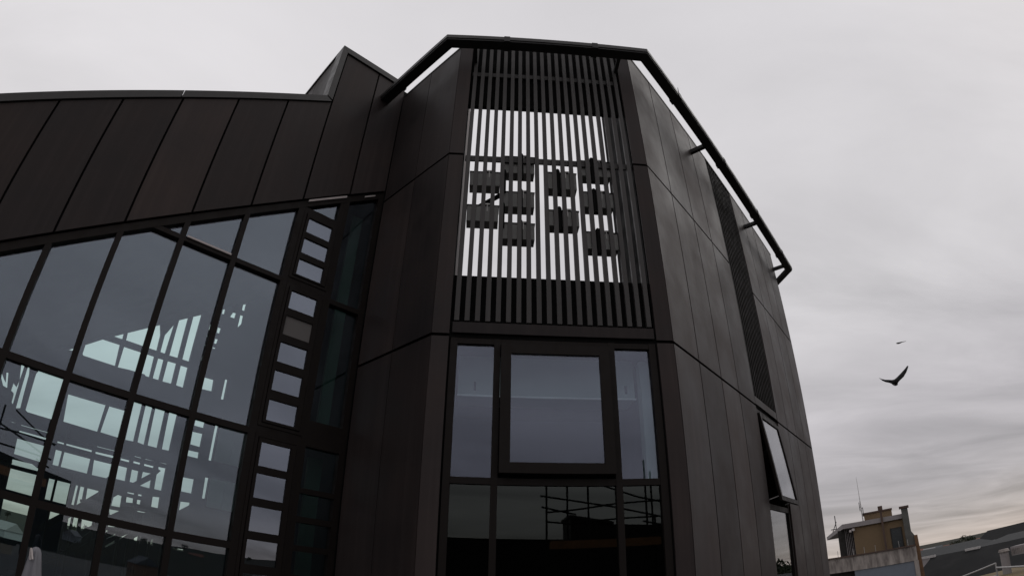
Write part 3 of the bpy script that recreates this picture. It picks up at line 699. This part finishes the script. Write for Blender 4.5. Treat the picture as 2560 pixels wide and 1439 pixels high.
# ================================================================== birds
BIRD = mat('bird_plumage', (.012, .012, .013), rough=.8, var=.2, scale=10)
def bird(label, outline, dist, px_body, thick):
    """outline of (px, py, depth offset) traced wings: thin but solid, body swollen"""
    c = ray(*px_body) * dist; b = thing('bird', label, 'bird', c)
    return b, c
def wing_mesh(stations, dist):
    # stations: (px, py_top, py_bottom, depth) -> lens section
    m = MB(); k = 6
    for (px, yt, yb, dep, th) in stations:
        t_ = ray(px[0], yt) * (dist + dep); b_ = ray(px[1], yb) * (dist + dep); mid = (t_ + b_) / 2; d_ = mid.normalized()
        for f, q in ((0, t_), (th, t_.lerp(b_, .25)), (th, t_.lerp(b_, .7)), (0, b_), (-th, t_.lerp(b_, .7)), (-th, t_.lerp(b_, .25))): m.v.append(q + d_ * f)
    for j in range(len(stations) - 1):
        for i in range(k): m.f.append((j * k + i, j * k + (i + 1) % k, (j + 1) * k + (i + 1) % k, (j + 1) * k + i))
    m.f.append(tuple(range(k))); m.f.append(tuple((len(stations) - 1) * k + i for i in range(k)))
    return m
D_ = 22.0
b1 = thing('bird', 'large dark gull gliding with raised wings, lower of the two birds', 'bird', ray(2236, 950) * D_, 'birds in flight')
wing_mesh([((2197, 2198), 943.5, 944.5, 0, .004), ((2204, 2206), 946.5, 951, 0, .01), ((2213, 2214), 948.5, 954.5, 0, .015), ((2222, 2224), 948.5, 956.5, 0, .02), ((2230, 2230), 949, 959, .0, .06),
           ((2236, 2237), 947.5, 960.5, -.1, .09), ((2241, 2243), 943.5, 958.5, -.15, .08), ((2245, 2250), 939.5, 950, -.1, .02), ((2253, 2259), 931.5, 941.5, 0, .015), ((2262, 2266), 921.5, 930, .1, .01), ((2267, 2270), 915, 919, .15, .008), ((2269, 2271), 913.5, 914, .2, .003)], D_).build('body', BIRD, b1, smooth=True)
m = MB(); pts_ = [(ray(2230, 955), .05), (ray(2236, 957.5), .085), (ray(2241, 959), .075), (ray(2244.5, 959.8), .03)]
for (a, ra), (b, rb) in zip(pts_[:-1], pts_[1:]): m.tube(a * (D_ - .05), b * (D_ - .05), ra, rb, 10)
m.build('head', BIRD, b1, smooth=True)
D2 = 45.0
b2 = thing('bird', 'small distant bird with one wing trailing, upper of the two birds', 'bird', ray(2247, 857) * D2, 'birds in flight')
wing_mesh([((2240, 2240), 857.3, 858, 0, .01), ((2243, 2243), 855.8, 859.3, 0, .06), ((2247, 2247), 855, 859.2, 0, .08), ((2251, 2251), 854.2, 857.6, 0, .05), ((2256, 2256), 853.2, 855, 0, .02), ((2265, 2265), 852, 853, .3, .008)], D2).build('body', BIRD, b2, smooth=True)

# ================================================================== neighbour: brick penthouse and roofs
BRICK = mat('tan_brick', (.15, .102, .056), rough=.9, var=.3, scale=14, stretch=(1, 1, 3))
CONC = mat('stained_concrete', (.38, .34, .31), rough=.9, scale=2.2, stretch=(1, 1, .25), col2=(.10, .085, .08), bump=.2)
FASC = mat('grey_fascia', (.24, .22, .22), rough=.8, var=.1)
DARKM = mat('dark_timber_and_shade', (.02, .018, .016), rough=.8)
RUST = mat('rusty_brown', (.075, .048, .038), rough=.9, var=.3)
BL = mat('blue_grey_shutter', (.13, .15, .18), rough=.7, var=.1)
ORG = mat('orange_brick', (.13, .07, .035), rough=.9, var=.3)
AZN = 34.5; DN = 55.0
on = Vector((math.sin(R(AZN)) * DN, math.cos(R(AZN)) * DN)); FN = Fr(on, (math.cos(R(AZN)), -math.sin(R(AZN))))
def nh(a, e, n=0.0):
    """azimuth/elevation seen -> (s, z) on the neighbour's wall plane"""
    x = math.tan(R(a - AZN)) * (DN - n); z = math.tan(R(e)) * (DN - n) / math.cos(R(a - AZN)); return x, z
nb = thing('brick_rooftop_building', 'tan brick rooftop block with grey fascia, dark door and stained concrete parapet, far right', 'building', (on.x, on.y, CITY))
Z0 = CITY
sL = nh(32.3, 0)[0]; sR = nh(38.0, 0)[0]; zE = 2.62; zF = 3.02
MB().box(FN, nh(33.22, 0)[0], sR, -.3, 0, -.05, zE).build('wall', BRICK, nb)
# receding verandah side, columns
FV = Fr(FN.p(sL, 0, 0).xy, (-math.sin(R(26)), math.cos(R(26)))); FV.t = Vector((math.sin(R(28.3)), math.cos(R(28.3)))); FV.n = Vector((-FV.t.y, FV.t.x)) ; FV.o = FN.p(sL, 0, 0).xy
for k in range(6): MB().box(FN, sL + .08 + .15 * k, sL + .13 + .15 * k, -1.2 - 2 * k if False else -1.5, -1.4, -.1, zE - .03).build('verandah_post', FASC, nb)
MB().box(FN, sL - .6, nh(33.22, 0)[0], -6, -2.0, -.1, zE - .02).build('verandah_wall', DARKM, nb);  # shadowed side of the verandah, its shade put into the dark colour
# roof with fascia
e = FN
m = MB(); rp = [(sL, 0.25), (sR + .0, .25), (sR, -16), (nh(30.72, 0)[0] * 1.0, -24)]
m.v += [FN.p(s, n, zE) for s, n in rp] + [FN.p(s, n, zF) for s, n in rp]
m.f += [(0, 1, 2, 3), (7, 6, 5, 4)] + [(i, 4 + i, 4 + (i + 1) % 4, (i + 1) % 4) for i in range(4)]
m.v[3].xy = (Vector((math.sin(R(30.72)), math.cos(R(30.72)))) * 78).xy; m.v[7].xy = m.v[3].xy
m.build('roof', FASC, nb)
# window
wz = [nh(36.56, 0)[0], nh(37.62, 0)[0]]
wo = MB().box(FN, wz[0], wz[1], 0.01, .06, .12, 1.95).build('door', DARKM, nb)
MB().box(FN, wz[0] + .08, wz[1] - .08, .062, .08, .2, 1.85).build('door_panel', mat('dark_glass', (.02, .025, .028), rough=.25), wo)
# rain pipe and chimney pot
ps = nh(35.97, 0)[0]
MB().box(FN, ps - .09, ps + .09, .26, .46, -.1, 4.0).build('downpipe', RUST, nb)
MB().box(FN, ps - .2, ps + .2, .22, .52, 3.62, 4.02).build('hopper', RUST, nb)
# penthouse
MB().box(FN, nh(34.4, 0)[0], nh(37.05, 0)[0], -4, -1.5, 2.9, 3.66).build('lift_housing', BRICK, nb)
MB().box(FN, nh(34.3, 0)[0], nh(37.12, 0)[0], -4.1, -1.4, 3.665, 3.80).build('lift_housing_roof', RUST, nb)
# flue wall at right
a0, a1 = nh(37.72, 0)[0], nh(38.5, 0)[0]
MB().prism(FN, [(a0 + .1, 0), (a1 + .12, 0), (a1 + .12, 1.0), (a1 - .12, 1.4), (a1 - .1, 3.5), (a0 + .1, 3.4)], .26, .7).build('side_pier', mat('mossy_render', (.085, .085, .078), rough=.9, var=.25, scale=2), nb)
MB().box(FN, a0 - .05, a1 + .02, .2, .78, 3.42, 3.62).build('pier_cap', RUST, nb)
# parapet and lower storeys
pa, pb_ = nh(30.2, 0)[0], nh(38.55, 0)[0]
MB().box(FN, pa, pb_, 1.0, 1.25, -1.12, .10).build('parapet', CONC, nb)
MB().box(FN, pa, pb_, .9, 1.35, .102, .22).build('parapet_rail', RUST, nb)
ss_ = nh(32.9, 0)[0]
MB().box(FN, ss_, pb_ - .35, .9, 1.18, -6, -1.13).build('shutter', BL, nb)
MB().box(FN, pa, ss_, .5, .6, -6, -1.13).build('recess', DARKM, nb)
MB().box(FN, pb_ - .34, pb_ + .05, .6, 1.24, -6, -1.125).build('corner_pier', CONC, nb)
MB().prism(FN, [(pb_ + .01, -9), (pb_ + .65, -9), (pb_ + .36, -1.2), (pb_ + .30, 1.0), (pb_ + .01, 1.0)], -8, .9).build('end_wall', ORG, nb)
MB().box(FN, pa, pb_, -16, .4, CITY, -6).build('lower_storeys', CONC, nb)
MB().box(FN, pa, pb_, -16, .45, -.35, -.12).build('roof_deck', FASC, nb)
for a in (31.6, 33.0, 34.0, 35.0, 37.1, 37.9):
    s = nh(a, 0)[0]; MB().tube(FN.p(s, 1.1, .1), FN.p(s, 1.1, .75), .02).build('parapet_post', GAL, nb)
fl = MB()
s = nh(31.0, 0)[0]; fl.tube(FN.p(s, -14, 2.9), FN.p(s, -14, 4.9), .05); fl.tube(FN.p(s - .6, -14, 3.4), FN.p(s + .5, -14, 3.4), .05); fl.tube(FN.p(s - .5, -14, 3.0), FN.p(s + .1, -14, 4.2), .04)
at_ = thing('roof_aerial', 'small twiggy television aerial on the left end of the brick block roof', 'aerial', FN.p(s, -14, 2.9)); fl.build('aerial_rods', STEEL, at_)
mst = thing('radio_mast', 'tall thin radio mast behind the lift housing of the brick block', 'mast', FN.p(nh(34.24, 0)[0], -2, 3.0))
s = nh(34.25, 0)[0]; mm = MB(); mm.tube(FN.p(s, -1, 2.9), FN.p(s, -1, 4.9), .055, .045); mm.tube(FN.p(s, -1, 4.9), FN.p(s + .02, -1, 7.1), .03, .012); mm.build('pole', GAL, mst)
mm = MB(); mm.tube(FN.p(s - .12, -1, 4.0), FN.p(s - .12, -1, 4.8), .03); mm.tube(FN.p(s + .14, -1, 3.6), FN.p(s + .14, -1, 4.3), .03); mm.tube(FN.p(s - .12, -1, 4.4), FN.p(s + .14, -1, 4.2), .02); mm.build('antenna', STEEL, mst)
lp = thing('floodlight', 'twin white floodlight under the fascia of the brick block', 'floodlight', FN.p(nh(33.1, 0)[0], .3, 2.3))
s = nh(33.1, 0)[0]; mm = MB(); mm.box(FN, s - .22, s - .04, .2, .42, 2.22, 2.42); mm.box(FN, s + .04, s + .26, .2, .42, 2.3, 2.5); mm.box(FN, s - .04, s + .04, .1, .25, 2.36, 2.46); mm.build('lamp_head', PALE, lp)

# ---- warehouses and town to the right
def azp(a, d_): return Vector((math.sin(R(a)) * d_, math.cos(R(a)) * d_))
ROOFD = mat('dark_shed_roof', (.013, .0135, .014), rough=.9, spec=.1, var=.25, scale=.5)
ROOFG = mat('grey_shed_roof', (.036, .038, .039), rough=.9, spec=.15, var=.25, scale=.5)
WALLW = mat('white_wall', (.45, .43, .42), rough=.8, var=.15)
def shed(label, a0, d0, a1, d1, zb, zt, depth, mw, mr_, rise=.0, loc=None):
    p, q = azp(a0, d0), azp(a1, d1); f = Fr(p, q - p); L_ = (q - p).length
    t = thing('warehouse', label, 'warehouse', (p.x, p.y, CITY)); MB().box(f, 0, L_, -depth, 0, CITY, zb).build('wall', mw, t)
    m = MB(); pr_ = [(0.3, zb + .003), (.3, zb + .25), (-depth / 2, zt + rise), (-depth - .3, zb + .25), (-depth - .3, zb + .003)]
    k = len(pr_)
    for s in (-.3, L_ + .3):
        for n, z in pr_: m.v.append(f.p(s, n, z))
    m.f += [tuple(range(k)), tuple(k + i for i in reversed(range(k)))] + [(i, k + i, k + (i + 1) % k, (i + 1) % k) for i in range(k)]
    m.build('roof', mr_, t); return t, f, L_
shed('big near warehouse with a plain charcoal roof right of the brick block', 35.5, 66, 49, 60, -6.5, -1.5, 26, ROOFD, ROOFD)
rf_ = Fr(azp(35.5, 66), azp(49, 60) - azp(35.5, 66))
for nm_, px0, px1, y0, y1 in (('pale metal strip low on the left of the charcoal roof ridge', 2303, 2338, 1397, 1392), ('pale metal strip on the middle of the charcoal roof ridge', 2414, 2450, 1379, 1372)):
    s0, _ = rf_.hit(px0, y0, -12.6); s1, _ = rf_.hit(px1, y1, -12.6); st_ = thing('ridge_flashing', nm_, 'flashing', rf_.p(s0, -12.6, -1.4))
    MB().box(rf_, s0, s1, -12.9, -12.5, -1.62, -1.36).build('strip', WALLW, st_)
t, f, L_ = shed('long grey roofed shed behind the charcoal roof', 40.2, 150, 46.5, 160, -3.6, -1.2, 26, ROOFD, ROOFG)
shed('dark long hall on the horizon at the right edge', 43.6, 330, 52, 300, -5.5, 0.6, 30, ROOFG, ROOFD)
shed('pale flat shed with white eaves between the dark roofs', 43.5, 115, 50, 105, -2.6, -1.3, 22, WALLW, ROOFG)
shed('white gabled building beside the brick block', 38.9, 130, 39.7, 132, -2.6, -1.6, 8, FASC, ROOFG)
# houses scattered over the town
HW = [mat('house_wall_cream', (.34, .30, .24), rough=.9), mat('house_wall_brown', (.16, .10, .07), rough=.9), mat('house_wall_grey', (.24, .25, .26), rough=.9)]
HR = [mat('house_roof_slate', (.07, .075, .08), rough=.8), mat('house_roof_red', (.16, .07, .05), rough=.85), mat('house_roof_grey', (.2, .2, .2), rough=.8)]
rnd = random.Random(11)
protos = []
for k in range(6):
    L_, W_, H_ = rnd.uniform(9, 16), rnd.uniform(7, 9), rnd.uniform(5, 8)
    f = Fr((0, -1e-6), (1, 0)); f.o = Vector((0, 0)); f.n = Vector((0, -1)); f.t = Vector((1, 0))
    t = thing('house', 'x', 'house', (0, 0, 0))
    w_ = MB(); w_.box(f, -L_ / 2, L_ / 2, -W_ / 2, W_ / 2, 0, H_); wa = w_.build('wall', HW[k % 3], t)
    m = MB(); m.v += [Vector((s, n, z)) for s in (-L_ / 2 - .4, L_ / 2 + .4) for n, z in ((-W_ / 2 - .4, H_ + .004), (0, H_ + W_ * .36), (W_ / 2 + .4, H_ + .004))]
    m.f += [(0, 1, 2), (5, 4, 3), (0, 3, 4, 1), (1, 4, 5, 2), (2, 5, 3, 0)]; m.build('roof', HR[(k * 2 + 1) % 3], t)
    for s in (-L_ / 3, 0, L_ / 3):
        for n_ in (W_ / 2 + .004, -W_ / 2 - .05): MB().box(f, s - .7, s + .7, n_, n_ + .046, H_ * .5, H_ * .5 + 1.3).build('window', DARKM, t)
    protos.append(t)
def dup(t):
    c = t.copy(); link(c)
    for ch in t.children:
        d_ = ch.copy(); link(d_); d_.parent = c
    return c
used = set(); cnt = 0
def place_house(a, d_, z, rz, label, group):
    global cnt
    i = cnt % 6; cnt += 1
    o = protos[i] if i not in used else dup(protos[i]); used.add(i)
    p = azp(a, d_); o.location = (p.x, p.y, z); o.rotation_euler.z = rz; o['group'] = group
    o['label'] = label.replace('gabled', ('cream walled', 'brown walled', 'grey walled')[i % 3] + ' gabled').replace('houses', 'houses under ' + ('red', 'slate', 'grey')[i % 3] + ' roofs', 1)
for k in range(16):
    a = 38.9 + 9.6 * ((k * .618) % 1); d_ = rnd.uniform(210, 900)
    place_house(a, d_, CITY, rnd.uniform(0, 3.1), 'one of the gabled houses on the right skyline', 'houses on the right skyline')
for k in range(22):
    a = -118 + 96 * ((k * .618) % 1); d_ = rnd.uniform(240, 400); z = CITY - 1 + max(0, (d_ - 230) / 190) * 3
    place_house(a, d_, z, rnd.uniform(0, 3.1), 'one of the gabled houses beyond the glazed wing', 'houses seen through the wing')
for k in range(18):
    a = 60 + 130 * ((k * .618) % 1); d_ = rnd.uniform(150, 480); z = CITY + max(0, (d_ - 280) / 240) * 4
    place_house(a, d_, z, rnd.uniform(0, 3.1), 'one of the gabled houses behind the camera, mirrored', 'houses mirrored in the glass')

# trees: trunk, limbs and a crown of leaf clumps
LEAF = mat('dark_foliage', (.022, .03, .014), rough=.9, spec=.2, var=.5, scale=1.5)
BARK = mat('bark', (.06, .045, .03), rough=1)
def make_tree(h, seed, nleaf=420):
    r_ = random.Random(seed); t = thing('tree', 'x', 'tree', (0, 0, 0)); m = MB(); m.tube((0, 0, 0), (.1, .05, h * .55), h * .035, h * .02)
    cl_ = [(Vector((r_.uniform(-.28, .28) * h, r_.uniform(-.28, .28) * h, h * r_.uniform(.5, .9))), h * r_.uniform(.12, .2)) for _ in range(9)]
    for c, rr in cl_: m.tube((.1, .05, h * .45), c, h * .014, h * .005, 6)
    m.build('trunk', BARK, t); lf = MB()
    for _ in range(nleaf):
        c, rr = r_.choice(cl_); v = Vector((r_.gauss(0, 1), r_.gauss(0, 1), r_.gauss(0, 1))).normalized() * rr * r_.uniform(.5, 1.1); p = c + v
        a = Vector((r_.uniform(-1, 1), r_.uniform(-1, 1), r_.uniform(-1, 1))).normalized(); b = a.orthogonal().normalized(); s = h * .035 * r_.uniform(.6, 1.4); k = len(lf.v)
        lf.v += [p + a * s, p + b * s * .7, p - a * s, p - b * s * .7]; lf.f.append((k, k + 1, k + 2, k + 3))
    lf.build('crown', LEAF, t); return t
tp = [make_tree(9, 1), make_tree(7, 2), make_tree(11, 3)]; tu = set(); tc_ = 0
def place_tree(a, d_, z, sc_, label, group):
    global tc_
    i = tc_ % 3; tc_ += 1; o = tp[i] if i not in tu else dup(tp[i]); tu.add(i)
    p = azp(a, d_); o.location = (p.x, p.y, z); o.rotation_euler.z = rnd.uniform(0, 6); o.scale = (sc_,) * 3; o['label'] = label; o['group'] = group
for k in range(18):
    place_tree(-60 + 40 * ((k * .618) % 1), rnd.uniform(330, 420), rnd.uniform(-5, -4), rnd.uniform(.6, .9), 'one of the dark bushy trees on the ridge beyond the glazed wing', 'trees on the far ridge')
for k in range(24):
    place_tree(50 + 9 * ((k * .618) % 1), rnd.uniform(160, 200), CITY + 1.5, rnd.uniform(1.0, 1.35), 'one of the dark trees beyond the right edge, mirrored in the side window', 'trees mirrored in the side window')
for k in range(5):
    place_tree(42.2 + .5 * k, 420 + 12 * k, CITY + 3, 1.1, 'one of the low dark trees on the skyline between the roofs', 'trees on the right skyline')
for k in range(14):
    place_tree(110 + 70 * ((k * .618) % 1), rnd.uniform(450, 520), -2, rnd.uniform(.8, 1.2), 'one of the dark trees on the ridge behind the camera', 'trees on the ridge behind')

# ---- low yellow-brown roof with handrail at the bottom right
YEL = mat('ochre_wall', (.10, .068, .022), rough=.9, var=.25, scale=2)
rt = thing('low_ochre_building', 'low ochre and rust coloured roof edge at the bottom right corner', 'building', azp(45, 34).to_3d())
p, q = azp(41.5, 40), azp(52, 31); f = Fr(p, q - p); L_ = (q - p).length
MB().box(f, 0, L_, -5, 0, CITY, -2.75).build('wall', YEL, rt); MB().box(f, -.1, L_, -5.1, .12, -2.745, -2.55).build('roof_edge', YEL, rt)
MB().box(f, L_ * .52, L_, -4.4, -2.2, -2.54, -1.72).build('upper_wall', YEL, rt); MB().box(f, L_ * .50, L_, -4.5, -2.1, -1.718, -1.56).build('coping', FASC, rt)
rr_ = MB(); rail = thing('handrail', 'grey tubular handrail rising across the ochre roof edge', 'handrail', f.p(2, .2, -2.5))
rr_.tube(f.p(-.6, .3, -2.55), f.p(L_ * .46, .3, -1.72), .045); rr_.tube(f.p(L_ * .46, .3, -1.72), f.p(L_ * .46, .3, -2.5), .045); rr_.tube(f.p(L_ * .46, .3, -1.95), f.p(L_ * .95, .3, -2.2), .045); rr_.tube(f.p(.2, .3, -2.85), f.p(L_ * .46, .3, -2.35), .035)
rr_.build('rail', GAL, rail)
vt = thing('roof_vent', 'round white capped roof vent beside the pale container', 'vent', azp(46.15, 38).to_3d())
p = azp(46.15, 38); mm = MB(); mm.tube((p.x, p.y, -2.6), (p.x, p.y, -1.30), .26, .26, 16); mm.build('vent_pipe', FASC, vt); mm = MB(); mm.tube((p.x, p.y, -1.298), (p.x, p.y, -1.15), .34, .28, 16); mm.build('cap', CONC, vt)
cn = thing('roof_container', 'pale grey ribbed plant container on the roof at the right edge', 'container', azp(47.4, 38).to_3d())
p, q = azp(46.75, 38), azp(48.1, 37.5); f = Fr(p, q - p); MB().box(f, 0, (q - p).length, -.9, 0, -1.62, -1.12).build('body', FASC, cn)
m = MB()
for k in range(7): m.box(f, .08 + k * .11, .12 + k * .11, .002, .03, -1.52, -1.22)
m.build('ribs', CONC, cn)
for a in (31, 44): pass
